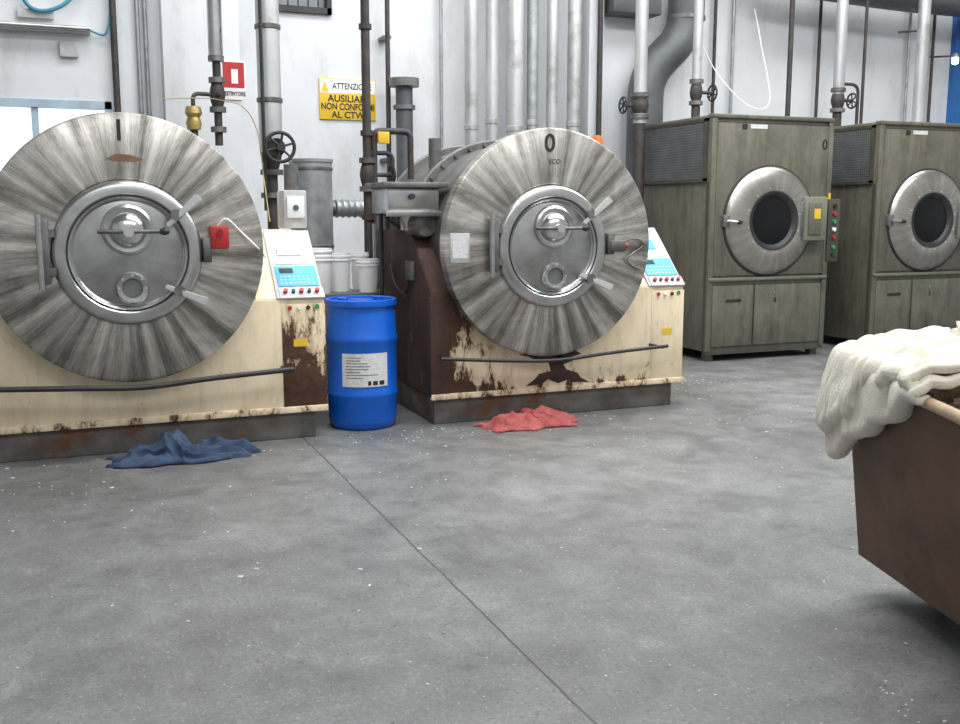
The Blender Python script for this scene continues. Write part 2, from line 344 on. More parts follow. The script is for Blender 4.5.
# ------------------------------------------------------------------ washers
tape_m=M('tape_brown',(.22,.12,.06),None,.7)
lever_m=M('lever_bright_steel',(.70,.70,.68),(.55,.55,.54),.4,.35,6)
def washer(ox,oy,num,kind):
    W=empty('industrial_washing_machine',(ox,oy,0))
    cx,cz=.84,1.27
    box(W,'plinth',(0.02,1.98,.02,1.32,0,.2),plinth_m,.01)
    prof=[(0,.2),(0,.93),(.45,1.36),(1.3,1.36),(1.3,.2)]
    prism(W,'left_cheek',prof,0,.16,rust if kind==0 else beige)
    prism(W,'right_cheek',prof,1.60,2.05,beige)
    box(W,'front_apron',(-.004,1.80,-.004,.05,.2,.93),beige_l if kind==0 else beige,.006)
    box(W,'console_front',(1.765,2.054,-.008,.03,.22,.90),beige_rust if kind==1 else beige,.006)
    box(W,'base_sill',(-.01,2.06,-.015,.02,.18,.222),sill_m,.004)
    if kind==0:
        box(W,'left_corner_post',(-.012,.13,-.012,.04,.2,.90),rust,.004)
    lathe(W,'drum_housing',[(0,-1.62),(.70,-1.62),(.72,-1.58),(.72,-.0),(.70,0)],steel_dk,loc=(cx,.02,cz),axis='F',seg=72)
    for i,y in enumerate((.80,1.5)):
        lathe(W,'drum_flange_%d'%i,[(.70,.03),(.765,.03),(.775,.02),(.775,-.02),(.765,-.03),(.70,-.03)],steel_dk,loc=(cx,y,cz),axis='F',seg=72)
    bolts(W,'flange_bolts',cx,.78,cz,.74,36,.014,steel_dk,.04)
    lathe(W,'face_plate',[(.40,-.02),(.42,0),(.785,0),(.797,-.006),(.80,-.02),(.80,-.10),(.78,-.115),(.3,-.115)],steel_disc,loc=(cx,-.16,cz),axis='F',seg=96)
    dz=cz-.02; y=-.16
    lathe(W,'door_flange',[(.30,.0),(.34,.035),(.352,.045),(.40,.045),(.418,.035),(.425,.02),(.43,-.01)],steel,loc=(cx,y,dz),axis='F',seg=96)
    lathe(W,'door_plate',[(0,.03),(.15,.028),(.30,.012),(.332,.0),(.335,-.03)],steel_door,loc=(cx,y,dz),axis='F',seg=96)
    lathe(W,'door_edge_ring',[(.318,0),(.322,.03),(.334,.038),(.345,.03)],steel,loc=(cx,y,dz),axis='F',seg=96)
    lathe(W,'door_gap',[(.334,.0),(.336,.0405),(.343,.0405),(.345,.0)],black,loc=(cx,y,dz),axis='F',seg=96)
    sz=dz+.14
    lathe(W,'dome_ring',[(.0,.03),(.10,.03),(.105,.055),(.13,.06),(.145,.05),(.15,.02)],steel,loc=(cx,y,sz),axis='F',seg=48)
    lathe(W,'dome_cap',[(0,.125),(.04,.12),(.08,.10),(.10,.075),(.105,.05)],chrome,loc=(cx,y,sz),axis='F',seg=48)
    cyl(W,'dome_bar',(cx-.17,y-.11,sz-.01),(cx+.19,y-.13,sz-.01),.012,steel_dk)
    lathe(W,'dome_knob',[(0,.03),(.015,.025),(.024,.0),(.015,-.025),(0,-.03)],black,loc=(cx+.20,y-.13,sz-.01),axis='X',seg=20)
    cyl(W,'dome_hub',(cx,y-.08,sz-.01),(cx,y-.155,sz-.01),.03,chrome)
    lz=dz-.205
    lathe(W,'port_ring',[(.055,.02),(.06,.05),(.085,.055),(.095,.04),(.10,.0)],steel,loc=(cx+.01,y,lz),axis='F',seg=40)
    lathe(W,'port_glass',[(0,.036),(.058,.034)],glass_port,loc=(cx+.01,y,lz),axis='F',seg=40)
    bolts(W,'port_bolts',cx+.01,y-.05,lz,.076,8,.008,chrome,.012)
    hx=cx-.45
    box(W,'hinge_bar',(hx-.03,hx+.02,y-.075,y,dz-.17,dz+.20),steel_dk,.008)
    cyl(W,'hinge_pin',(hx-.03,y-.07,dz-.20),(hx-.03,y-.07,dz+.23),.018,steel)
    boxes(W,'hinge_arms',[(hx,cx-.40,y-.07,y-.02,dz+.10,dz+.145),(hx,cx-.40,y-.07,y-.02,dz-.12,dz-.075)],steel_dk)
    for i,(ang,sg) in enumerate(((38,1),(-38,-1))):
        a=R(ang); px=cx+.40*math.cos(a); pz=dz+.40*math.sin(a)
        cyl(W,'clamp_boss_%d'%i,(px-.04,y+.0,pz-.02*sg),(px-.04,y-.09,pz-.02*sg),.033,steel_dk)
        bm=bmesh.new(); bm_box(bm,-.13,.13,-.010,.010,-.014,.014)
        for vtx in bm.verts:
            if vtx.co.x>0: vtx.co.z*=1.9
        bmesh.ops.bevel(bm,geom=bm.edges[:],offset=.006,segments=2,affect='EDGES')
        finish('clamp_lever_%d'%i,bm,lever_m,W,loc=(px-.0,y-.085,pz),rot=(0,-R(42 if sg>0 else -22),R(-12)))
    box(W,'latch_block',(cx+.425,cx+.475,y-.06,y,dz-.06,dz+.09),steel_dk,.006)
    text(W,'number','1' if num==1 else '0',.17,(cx-.02,y-.002,cz+.69),ink)
    x0=0 if kind==0 else -.25
    pts=[(x0,-.19,.50),(.5,-.20,.462),(cx+.05,-.20,.445),(1.3,-.20,.475),(1.80,-.19,.50)]
    tube(W,'front_hose_rail',smoothpts(pts),.013 if kind==0 else .017,black)
    for i,x in enumerate((.06,1.76)): cyl(W,'rail_bracket_%d'%i,(x,-.19,.49),(x,.0,.49),.01,black)
    sl=math.atan2(.43,.45)
    def slope(nm,x0,x1,a0,a1,h,mat,bev=.003):
        return box(W,nm,(x0,x1,a0,a1,-.002,h),mat,bev,loc=(0,0,.93),rot=(sl,0,0))
    slope('console_panel',1.74,2.05,.0,.62,.012,lightgrey)
    slope('keypad',1.765,2.035,.10,.28,.018,cyan)
    slope('display',1.80,1.96,.38,.48,.018,cyan if kind==0 else steel_door)
    slope('upper_label',1.78,2.00,.30,.35,.016,paper)
    slope('status_screen',1.79,1.88,.215,.26,.021,ink)
    bm=bmesh.new()
    for i in range(8):
        for j2 in range(3): bm_box(bm,1.785+i*.030,1.795+i*.030,.12+j2*.03,.128+j2*.03,.017,.0205)
    finish('keypad_keys',bm,paper,W,loc=(0,0,.93),rot=(sl,0,0),smooth=False)
    slope('button_strip',1.76,2.055,-.005,.085,.02,lightgrey)
    bm=bmesh.new()
    for i in (0,2,4): bm_cyl(bm,(1.80+i*.052,.045,.018),(1.80+i*.052,.045,.045),.014,14)
    finish('console_buttons',bm,red,W,loc=(0,0,.93),rot=(sl,0,0))
    bm=bmesh.new()
    for i in (1,3): bm_cyl(bm,(1.80+i*.052,.045,.018),(1.80+i*.052,.045,.04),.012,14)
    finish('console_buttons_black',bm,black,W,loc=(0,0,.93),rot=(sl,0,0))
    cyl(W,'green_start_button',(2.0,-.012,.88),(2.0,.0,.88),.016,greenb)
    for i,xx in enumerate((1.82,1.88,1.94)): cyl(W,'front_button_%d'%i,(xx,-.02,.875),(xx,-.0,.875),.013,(red,white_p,black)[i],seg=14)
    if kind==0:
        plate(W,'rust_run',[(.66,.47),(.80,.48),(.95,.50),(1.12,.48),(1.17,.45),(1.08,.43),(1.10,.40),(1.02,.38),(1.05,.34),(1.14,.31),(1.17,.27),(1.24,.235),(1.10,.24),(1.07,.265),(.98,.24),(.90,.275),(.84,.24),(.72,.235),(.79,.28),(.83,.32),(.92,.335),(.91,.38),(.89,.42),(.80,.42),(.74,.45)],-.008,rust_dark)
        cyl(W,'door_drain',(1.0,-.06,.42),(1.0,-.0,.42),.03,rust_dark)
    else:
        plate(W,'tape_residue',[(.74,1.80),(.80,1.83),(.88,1.825),(.95,1.80),(.90,1.785),(.78,1.79)],y-.003,tape_m)
    return W,cx,cz,dz

W1,cx,cz,dz=washer(-2.82,-.06,1,1)
y=-.16
box(W1,'interlock_box',(cx+.47,cx+.58,y-.07,y,dz+.02,dz+.16),red,.01)
cyl(W1,'interlock_lamp',(cx+.525,y-.08,dz+.12),(cx+.525,y-.07,dz+.12),.02,M('red_dark',(.3,.02,.02),None,.3))
tube(W1,'interlock_cable',smoothpts([(cx+.52,y-.03,dz+.16),(cx+.57,y-.05,dz+.20),(cx+.66,y-.02,dz+.12),(cx+.76,y-.01,dz+.02),(cx+.86,y+.3,dz-.05)]),.007,white_p,8)
box(W1,'junction_box',(1.90,2.06,.5,.75,1.38,1.64),lightgrey,.01)
box(W1,'junction_box_lid',(1.92,2.04,.485,.5,1.45,1.60),white_p,.004)
cyl(W1,'junction_cable_gland',(1.98,.48,1.52),(1.98,.49,1.52),.02,steel_dk)
cyl(W1,'supply_stub',(1.98,.62,1.64),(1.98,.62,1.82),.05,steel_dk)
box(W1,'caution_sticker',(1.84,1.93,-.0095,-.007,.62,.67),yellow,0)

W0,cx,cz,dz=washer(0,0,0,0)
box(W0,'dispenser_box',(-.22,.16,.28,.70,1.48,1.66),steel,.01)
box(W0,'dispenser_lid',(-.26,.22,.24,.74,1.66,1.70),steel_dk,.008,rot=(0,0,0))
box(W0,'dispenser_flap',(-.24,.20,.235,.27,1.46,1.50),steel,.004)
cyl(W0,'dispenser_knob',(-.05,.24,1.60),(-.05,.28,1.60),.02,black)
cyl(W0,'dispenser_outlet',(0,.5,1.48),(0,.5,1.36),.07,steel)
lathe(W0,'drain_motor',[(0,-.14),(.08,-.14),(.09,-.12),(.09,.12),(.08,.14),(0,.14)],steel_dk,loc=(.06,.42,1.40),axis='F',seg=28)
cyl(W0,'actuator_valve',(-.08,.55,1.36),(-.08,.55,1.48),.045,steel_dk)
box(W0,'solenoid_block',(-.14,-.02,.62,.86,1.36,1.46),steel_dk,.01)
tube(W0,'solenoid_hose',smoothpts([(-.08,.64,1.46),(-.14,.58,1.50),(-.16,.5,1.44),(-.1,.4,1.38)]),.014,black,8)
tube(W0,'dispenser_hose',corner([(-.18,.6,1.5),(-.18,.6,1.1),(-.18,.6,.55),(-.05,.7,.55)],.1),.016,black,10)
box(W0,'rating_plate',(cx-.76,cx-.62,y-.006,y,dz-.10,dz+.10),lightgrey,.002)
box(W0,'rating_plate_print',(cx-.745,cx-.635,y-.008,y-.005,dz-.07,dz+.07),paper,0)
box(W0,'lock_switch',(cx+.44,cx+.56,y-.07,y,dz-.04,dz+.04),steel_dk,.008)
cyl(W0,'lock_switch_cap',(cx+.56,y-.035,dz),(cx+.585,y-.035,dz),.02,red)
tube(W0,'lock_cable',smoothpts([(cx+.55,y-.04,dz+.03),(cx+.66,y-.03,dz+.05),(cx+.74,y-.01,dz-.0),(cx+.60,y-.02,dz-.10),(cx+.75,y+.02,dz-.18),(cx+.9,y+.2,dz-.12)]),.006,steel_dk,8)
text(W0,'chalk_mark','ECO',.045,(cx+.02,y-.003,cz+.57),steel_dk)
cyl(W0,'beacon_base',(1.44,.30,1.62),(1.44,.30,1.94),.03,steel_dk)
lathe(W0,'beacon_lens',[(.045,0),(.045,.06),(.03,.10),(0,.105)],orange,loc=(1.44,.30,1.96),seg=24)
cyl(W0,'top_vent',(.35,.9,1.8),(.35,.9,2.05),.05,steel_dk)
tube(W0,'top_pipework',corner([(.25,1.2,1.75),(.25,1.2,2.12),(-.05,1.2,2.12),(-.05,1.2,1.4)],.06),.025,pipe_dk)
box(W0,'side_stop_switch',(-.03,0,.35,.50,1.0,1.14),steel_dk,.006)
tube(W0,'side_cable',smoothpts([(-.02,.4,1.05),(-.03,.5,.9),(-.03,.75,.95),(-.02,.9,1.1)]),.009,black,8)
box(W0,'console_sticker',(1.86,1.95,-.0095,-.007,.56,.61),yellow,0)

# ------------------------------------------------------------------ dryers
rail_m=M('rail_light',(.22,.225,.19),None,.4,.4); wire_m=M('grille_wire',(.21,.215,.22),None,.5,.3)
def dryer(ox,oy):
    D=empty('industrial_tumble_dryer',(ox,oy,0))
    w,dp,h=1.46,1.34,2.42
    box(D,'cabinet',(0,w,0,dp,.10,h),green,.012)
    bm=bmesh.new()
    for x in (.04,w-.12):
        for yy in (.03,dp-.12): bm_box(bm,x,x+.08,yy,yy+.08,0,.11)
    finish('feet',bm,green_dk,D,smooth=False)
    boxes(D,'base_rails',[(0,w,-.01,.03,.07,.13)],green_dk)
    box(D,'upper_front_sheet',(.05,w-.05,-.018,.0,.86,h-.06),green,.006)
    box(D,'top_cap',(-.01,w+.01,-.03,.06,h-.03,h+.01),green,.01)
    box(D,'left_post',(-.006,.055,-.022,.02,.10,h-.03),green,.008)
    box(D,'right_post',(w-.055,w+.006,-.022,.02,.10,h-.03),green,.008)
    boxes(D,'panel_gaps',[(.05,w-.05,-.0195,-.017,h-.07,h-.062),(.05,.057,-.0195,-.01,.86,h-.06),(w-.057,w-.05,-.0195,-.01,.86,h-.06)],black)
    box(D,'middle_rail',(.0,w,-.04,.0,.805,.84),rail_m,.012)
    box(D,'service_panel_left',(.06,.55,-.018,0,.15,.76),green,.006)
    box(D,'service_panel_right',(.57,w-.06,-.018,0,.15,.76),green,.006)
    box(D,'service_panel_latch',(.22,.40,-.03,-.015,.60,.625),black,.004)
    text(D,'panel_number','5' if ox>5 else 'II',.07,(.82,-.0195,.60),ink)
    cyl(D,'panel_lock',(.80,-.03,.68),(.80,-.015,.68),.012,chrome)
    cx,cz=.70,1.40
    lathe(D,'door_seal',[(.53,-.01),(.535,.02),(.55,.015),(.56,-.01)],black,loc=(cx,-.015,cz),axis='F',seg=72)
    lathe(D,'door_ring',[(.26,.03),(.275,.085),(.30,.092),(.40,.085),(.49,.058),(.53,.03),(.54,.0)],steel_ring,loc=(cx,-.015,cz),axis='F',seg=96)
    lathe(D,'glass_gasket',[(.23,.05),(.25,.075),(.272,.092),(.295,.094)],black,loc=(cx,-.015,cz),axis='F',seg=64)
    lathe(D,'door_glass',[(0,.075),(.12,.07),(.25,.055)],glass_dk,loc=(cx,-.015,cz),axis='F',seg=48)
    bolts(D,'glass_bolts',cx,-.1,cz,.32,12,.009,chrome,.012,.2)
    box(D,'hinge_housing',(w-.40,w-.12,-.13,-.015,cz-.20,cz+.24),green_lt,.012)
    box(D,'hinge_cover',(w-.36,w-.20,-.145,-.125,cz-.14,cz+.18),green,.006)
    box(D,'hinge_sticker',(w-.30,w-.22,-.149,-.144,cz+.02,cz+.12),yellow,0)
    box(D,'hinge_rod',(w-.44,w-.38,-.11,-.05,cz-.15,cz+.19),steel_dk,.008)
    box(D,'handle_mount',(cx-.57,cx-.50,-.07,-.015,cz-.06,cz+.06),steel_dk,.008)
    cyl(D,'handle_lever',(cx-.55,-.09,cz),(cx-.42,-.12,cz-.01),.012,chrome)
    lathe(D,'handle_knob',[(0,-.03),(.022,-.015),(.022,.015),(0,.03)],black,loc=(cx-.42,-.125,cz-.01),axis='X',seg=16)
    box(D,'control_box',(w-.03,w+.12,-.04,.16,.98,1.62),green_dk,.008)
    for i,(z,mm) in enumerate(((1.55,black),(1.47,red),(1.39,greenb),(1.31,white_p),(1.23,red),(1.13,greenb),(1.05,black))):
        cyl(D,'control_button_%d'%i,(w+.045,-.04,z),(w+.045,-.062,z),.02,mm,seg=16)
    box(D,'hazard_label',(w-.028,w-.0,-.026,-.02,1.62,1.68),yellow,0)
    text(D,'number','0',.14,(w-.10,-.02,2.16),ink)
    box(D,'maker_label',(.44,.64,-.0215,-.017,2.30,2.34),paper,0)
    box(D,'maker_label_small',(.34,.40,-.0215,-.017,2.29,2.34),ink,0)
    box(D,'grille_back',(-.012,.0,.06,dp-.05,h-.62,h-.04),grille_m,.003)
    bm=bmesh.new(); n=40
    for i in range(n):
        yy=.08+(dp-.17)*i/(n-1); bm_box(bm,-.03,-.01,yy-.004,yy+.004,h-.60,h-.06)
    for i in range(22):
        z=h-.60+.54*i/21; bm_box(bm,-.028,-.012,.07,dp-.08,z-.004,z+.004)
    finish('grille_louvres',bm,wire_m,D,smooth=False)
    boxes(D,'grille_frame',[(-.035,0,.05,.085,h-.63,h-.03),(-.035,0,dp-.08,dp-.045,h-.63,h-.03),(-.035,0,.05,dp-.045,h-.64,h-.605),(-.035,0,.05,dp-.045,h-.06,h-.03)],green_dk)
    boxes(D,'side_seams',[(-.008,0,.02,.05,.12,h-.64),(-.006,0,dp-.05,dp-.01,.12,h-.1)],green_dk)
    return D
D0=dryer(3.51,1.80)
D1=dryer(5.59,1.80)

# ------------------------------------------------------------------ barrel
B=empty('plastic_barrel',(-.445,.22,0))
prof=[(0,.0),(.21,.0),(.232,.02),(.24,.06),(.243,.22),(.25,.235),(.25,.255),(.243,.27),(.245,.60),(.252,.615),(.252,.64),(.243,.655),(.238,.80),(.228,.84),(.232,.85),(.248,.855),(.25,.875),(.248,.895),(.235,.90),(.225,.895),(.222,.875),(0,.875)]
lathe(B,'shell',prof,blue_b,seg=72)
lathe(B,'lid',[(0,.89),(.08,.89),(.085,.882),(.20,.882),(.21,.875)],M('barrel_lid_blue',(.005,.09,.48),None,.4),seg=48)
for i,x in enumerate((-.13,.13)): cyl(B,'bung_%d'%i,(x,0,.88),(x,0,.905),.04,blue_b,seg=20)
def curved(p,name,r,a0,a1,z0,z1,mat,n=16):
    bm=bmesh.new(); A=[];C=[]
    for i in range(n+1):
        a=a0+(a1-a0)*i/n; x=r*math.cos(a); yy=r*math.sin(a)
        A.append(bm.verts.new((x,yy,z0)));C.append(bm.verts.new((x,yy,z1)))
    for i in range(n): bm.faces.new((A[i],A[i+1],C[i+1],C[i]))
    return finish(name,bm,mat,p)
curved(B,'label',.2475,R(222),R(299),.31,.54,paper)
for i in range(8):
    a0=R(228+random.random()*3); curved(B,'label_line_%d'%i,.2485,a0,a0+R(20+random.random()*38),.51-i*.02,.514-i*.02,ink,8)
for i,(s0,s1) in enumerate(((264,269),(272,280),(283,292))): curved(B,'label_mark_%d'%i,.2485,R(s0),R(s1),.32,.35,ink,4)

# ------------------------------------------------------------------ stand with white containers
T=empty('steel_work_stand',(-.40,.95,0))
box(T,'top',(-.33,.33,-.22,.22,.86,.89),steel_dk,.005)
boxes(T,'legs',[(x-.02,x+.02,yy-.02,yy+.02,0,.86) for x in (-.3,.3) for yy in (-.19,.19)],steel_dk)
def bucket(x,y,z,r,h,stack=0):
    e=empty('white_plastic_bucket',(x,y,z))
    lathe(e,'body',[(0,0),(r*.8,0),(r*.82,.01),(r*.97,h*.9),(r*1.05,h*.9),(r*1.05,h*.94),(r,h*.95),(r,h),(r*.96,h),(r*.94,h*.9),(r*.78,.012),(0,.012)],white_p,seg=40)
    for i in range(stack):
        zz=h+i*.035
        lathe(e,'nested_rim_%d'%i,[(r*.90,zz-.03),(r*.97,zz),(r*1.05,zz),(r*1.05,zz+.012),(r*.99,zz+.014),(r*.99,zz+.03),(r*.94,zz+.03),(r*.88,zz-.03)],white_p,seg=40)
bucket(-.60,.83,.89,.105,.27,2); bucket(-.40,.98,.89,.085,.26,1); bucket(-.22,.83,.89,.085,.22,1); bucket(-.22,1.06,.89,.07,.26,1)

G=empty('galvanised_header_tank',(-.38,2.0,0))
lathe(G,'shell',[(0,.02),(.18,.02),(.18,1.9),(.19,1.905),(.19,1.93),(.17,1.93),(.165,1.8),(0,1.8)],galv,seg=48)
for i,z in enumerate((.5,1.2,1.85)): lathe(G,'band_%d'%i,[(.18,-.015),(.187,-.01),(.187,.01),(.18,.015)],steel_dk,loc=(0,0,z),seg=48)
cyl(G,'hose_spigot',(.17,.1,1.52),(.22,.1,1.52),.07,steel_dk)
G2=empty('corrugated_vent_hose',(0,0,0))
prof=[];L=.74
for i in range(70): prof.append((.075+.007*math.sin(i*1.25),-L/2+L*i/69))
lathe(G2,'hose',[(0,-L/2)]+prof+[(0,L/2)],galv,loc=(.22,2.1,1.52),axis='X',seg=28)
boxes(G2,'support_bracket',[(.2,.26,2.06,2.14,0,1.45)],steel_dk)

# ------------------------------------------------------------------ pipes
def flange(p,nm,x,y,z,r,mat=steel_dk): cyl(p,nm,(x,y,z-.02),(x,y,z+.02),r,mat,seg=20)
def valve(p,nm,x,y,z,r,wheel=True,side=(0,-1,0)):
    flange(p,nm+'_flange_top',x,y,z+.11,r*1.8); flange(p,nm+'_flange_low',x,y,z-.11,r*1.8)
    lathe(p,nm+'_body',[(r,-.11),(r*1.5,-.05),(r*1.7,0),(r*1.5,.05),(r,.11)],pipe_dk,loc=(x,y,z),seg=20)
    s=Vector(side); c=Vector((x,y,z))
    cyl(p,nm+'_stem',c,c+s*.2,.018,pipe_dk,seg=10)
    if wheel:
        lathe(p,nm+'_wheel',[(.08+.010*math.cos(a),.010*math.sin(a)) for a in [2*math.pi*i/10 for i in range(11)]],black,loc=c+s*.2,axis='F' if abs(s.y)>.5 else 'X',seg=28)
        bm=bmesh.new()
        for i in range(3):
            a=i*math.pi/3+.4; d=Vector((math.cos(a),0,math.sin(a))) if abs(s.y)>.5 else Vector((0,math.cos(a),math.sin(a)))
            bm_cyl(bm,c+s*.2-d*.08,c+s*.2+d*.08,.008,8)
        finish(nm+'_spokes',bm,black,p)
CZ=5.98
P=empty('steam_riser_pipe'); cyl(P,'riser',(-1.19,1.55,2.65),(-1.19,1.55,CZ),.055,chrome)
cyl(P,'elbow_stub',(-1.19,1.55,2.0),(-1.19,1.55,2.68),.03,pipe_dk); valve(P,'globe_valve',-1.19,1.55,2.38,.035,False)
flange(P,'mid_flange',-1.19,1.55,2.65,.06); flange(P,'low_flange',-1.19,1.55,2.12,.06)
lathe(P,'brass_valve',[(0,-.09),(.05,-.09),(.06,-.04),(.045,0),(.065,.03),(.055,.08),(0,.09)],brass,loc=(-1.38,1.5,2.2),seg=24); tube(P,'brass_branch',corner([(-1.38,1.5,2.2),(-1.38,1.5,2.38),(-1.19,1.55,2.38)],.05),.016,pipe_dk)
tube(P,'lower_branch',corner([(-1.38,1.5,2.14),(-1.38,1.5,1.85)],.05),.03,pipe_dk)
tube(P,'yellow_wire',smoothpts([(-1.60,1.5,2.33),(-1.38,1.46,2.34),(-1.2,1.4,2.33),(-1.02,1.4,2.28),(-.92,1.4,2.1),(-.9,1.3,1.75),(-.9,1.1,1.42)]),.004,cable_y,8)
P=empty('insulated_riser_pipe'); cyl(P,'riser',(-.80,1.5,1.95),(-.80,1.5,CZ),.09,pipe_lt)
for i,z in enumerate((2.35,2.9,3.4)): lathe(P,'band_%d'%i,[(.09,-.02),(.1,-.015),(.1,.015),(.09,.02)],steel_dk,loc=(-.80,1.5,z),seg=28)
cyl(P,'reducer',(-.80,1.5,1.80),(-.80,1.5,1.96),.05,pipe_dk,r2=.09); cyl(P,'drop',(-.80,1.5,1.2),(-.80,1.5,1.82),.045,pipe_dk)
cyl(P,'valve_body',(-.80,1.5,1.98),(-.80,1.28,1.98),.07,pipe_dk); handwheel(P,'handwheel',(-.78,1.24,1.98),.11,black)
flange(P,'f1',-.80,1.5,1.80,.09); flange(P,'f2',-.80,1.5,1.62,.09)
cyl(P,'floor_leg',(-.80,1.5,0),(-.80,1.5,1.2),.045,pipe_dk)
tube(P,'black_conduit',[(-.88,1.35,1.5),(-.88,1.35,CZ)],.014,black,8)
P=empty('rusty_water_pipe'); cyl(P,'riser',(-.107,1.2,1.02),(-.107,1.2,CZ),.034,pipe_dk); valve(P,'gate_valve',-.107,1.2,1.78,.036,True,(1,0,0))
for i,z in enumerate((1.05,1.45,2.1,2.9)): flange(P,'coupling_%d'%i,-.107,1.2,z,.05,pipe_dk)
tube(P,'branch',corner([(-.107,1.2,1.95),(.1,1.2,1.95),(.1,1.2,1.6)],.06),.018,pipe_dk)
cyl(P,'drop_leg',(-.107,1.33,0),(-.107,1.33,1.05),.03,pipe_dk); tube(P,'offset',corner([(-.107,1.2,1.1),(-.107,1.2,1.0),(-.107,1.33,1.0),(-.107,1.33,.9)],.05),.034,pipe_dk)
box(P,'yellow_tag',(-.03,.06,1.14,1.18,2.02,2.11),yellow,.004)
P=empty('black_conduit_pipe'); cyl(P,'conduit',(.74,3.4,0),(.74,3.4,CZ),.024,pipe_dk)
boxes(P,'clips',[(.70,.78,3.4,WY,z,z+.03) for z in (2.0,3.2)],steel_dk)
P=empty('exhaust_stub_pipe'); cyl(P,'stack',(.86,3.25,0),(.86,3.25,2.75),.085,duct_m); cyl(P,'cap',(.86,3.25,2.72),(.86,3.25,2.80),.15,steel_dk); cyl(P,'collar',(.86,3.25,2.5),(.86,3.25,2.54),.11,steel_dk)
P=empty('wall_pipe_bank')
for i,(s,r,mm) in enumerate(((1.60,.07,pipe_lt),(1.83,.065,pipe_lt),(2.09,.09,pipe_lt),(2.29,.06,galv),(2.52,.06,pipe_lt),(2.78,.075,pipe_lt))):
    cyl(P,'pipe_%d'%i,(s,3.3,0),(s,3.3,CZ),r,mm)
    for k2,z in enumerate((2.35,)): lathe(P,'joint_%d_%d'%(i,k2),[(r,-.03),(r+.008,-.025),(r+.008,.025),(r,.03)],pipe_lt,loc=(s,3.3,z+.07*(i%2)),seg=24)
boxes(P,'wall_rails',[(1.45,2.95,3.40,3.44,z,z+.05) for z in (1.8,)]+[(s,s+.05,3.4,WY,z,z+.05) for s in (1.5,2.4,2.85) for z in (1.8,)],steel_dk)
P=empty('thin_wall_conduits')
for i,s in enumerate((1.35,2.42,2.66)): cyl(P,'conduit_%d'%i,(s,3.52,0),(s,3.52,CZ),.018,pipe_dk if i%2 else galv,seg=12)
cyl(P,'conduit_5',(3.12,3.36,0),(3.12,3.36,CZ),.03,pipe_dk,seg=12)
for i,s in enumerate((-1.62,-1.55)): cyl(P,'conduit_l%d'%i,(s,3.56,0),(s,3.56,CZ),.02,galv,seg=12)
cyl(P,'conduit_l3',(-1.83,3.54,0),(-1.83,3.54,CZ),.03,pipe_dk,seg=12)
for i,s in enumerate((4.70,4.95,6.2,7.6,8.0)): cyl(P,'conduit_r%d'%i,(s,3.52,0),(s,3.52,CZ),.02,galv if i%2 else pipe_dk,seg=12)
P=empty('steam_supply_pipe'); cyl(P,'riser',(3.27,2.75,2.4),(3.27,2.75,CZ),.068,pipe_lt); valve(P,'stop_valve',3.27,2.75,2.58,.055,True,(-1,0,0))
cyl(P,'lower_dark',(3.27,2.75,0),(3.27,2.75,2.5),.06,pipe_dk)
ZT=2.431
P=empty('dryer_steam_pipe'); cyl(P,'riser',(3.82,2.55,2.7),(3.82,2.55,CZ),.05,pipe_lt); valve(P,'valve',3.82,2.55,2.72,.04,True,(1,0,0)); cyl(P,'lower_dark',(3.82,2.55,ZT),(3.82,2.55,2.9),.045,pipe_dk)
P=empty('drop_conduit'); cyl(P,'conduit',(5.2,2.8,0),(5.2,2.8,CZ),.028,pipe_dk)
P=empty('dryer_steam_pipe'); cyl(P,'riser',(5.72,2.6,2.7),(5.72,2.6,CZ),.062,pipe_lt); valve(P,'valve',5.72,2.6,2.72,.045,True,(1,0,0)); cyl(P,'lower_dark',(5.72,2.6,ZT),(5.72,2.6,2.95),.05,pipe_dk)
tube(P,'branch',corner([(5.72,2.6,2.9),(6.0,2.6,2.9),(6.0,2.6,ZT)],.1),.018,pipe_dk)
P=empty('dryer_steam_pipe'); cyl(P,'riser',(6.9,2.6,ZT),(6.9,2.6,CZ),.068,pipe_lt)
P=empty('drop_conduit'); cyl(P,'conduit',(6.2,2.75,ZT),(6.2,2.75,CZ),.018,pipe_dk)
P=empty('exhaust_duct')
tube(P,'duct',corner([(4.20,3.36,CZ),(4.20,3.36,3.45),(3.70,3.36,2.98),(3.70,3.36,0)],.25,8),.2,duct_m,32)
for i,(x,z) in enumerate(((4.20,3.62),(4.20,5))): lathe(P,'seam_%d'%i,[(.2,-.03),(.212,-.02),(.212,.02),(.2,.03)],steel_dk,loc=(x,3.36,z),seg=32)
P=empty('overhead_duct')
tube(P,'duct',corner([(4.9,3.12,CZ),(5.0,3.12,4.12),(7,3.12,4.05),(12.5,3.12,4.05)],.35,8),.19,duct_m,32)
boxes(P,'hangers',[(x,x+.03,3.10,3.13,4.2,CZ) for x in (6.6,8.6,10.6)],steel_dk)
box(None,'cable_trunking',(3.24,3.85,3.3,WY,3.62,3.95),duct_m,.02)
lampm=M('lamp_tube',(1,1,1),(1,1,1),.5,emit=6)
for i,(x,yy,z) in enumerate(((8.05,3.2,3.35),(7.5,3.2,3.62))):
    L_=empty('wall_lamp',(x,yy,z)); lathe(L_,'bulb',[(0,-.05),(.04,-.03),(.04,.03),(0,.05)],lampm,seg=16); cyl(L_,'arm',(0,0,0.06),(0,WY-yy,.10),.012,steel_dk); cyl(L_,'hood',(0,0,.04),(0,0,.09),.06,steel_dk,r2=.03)

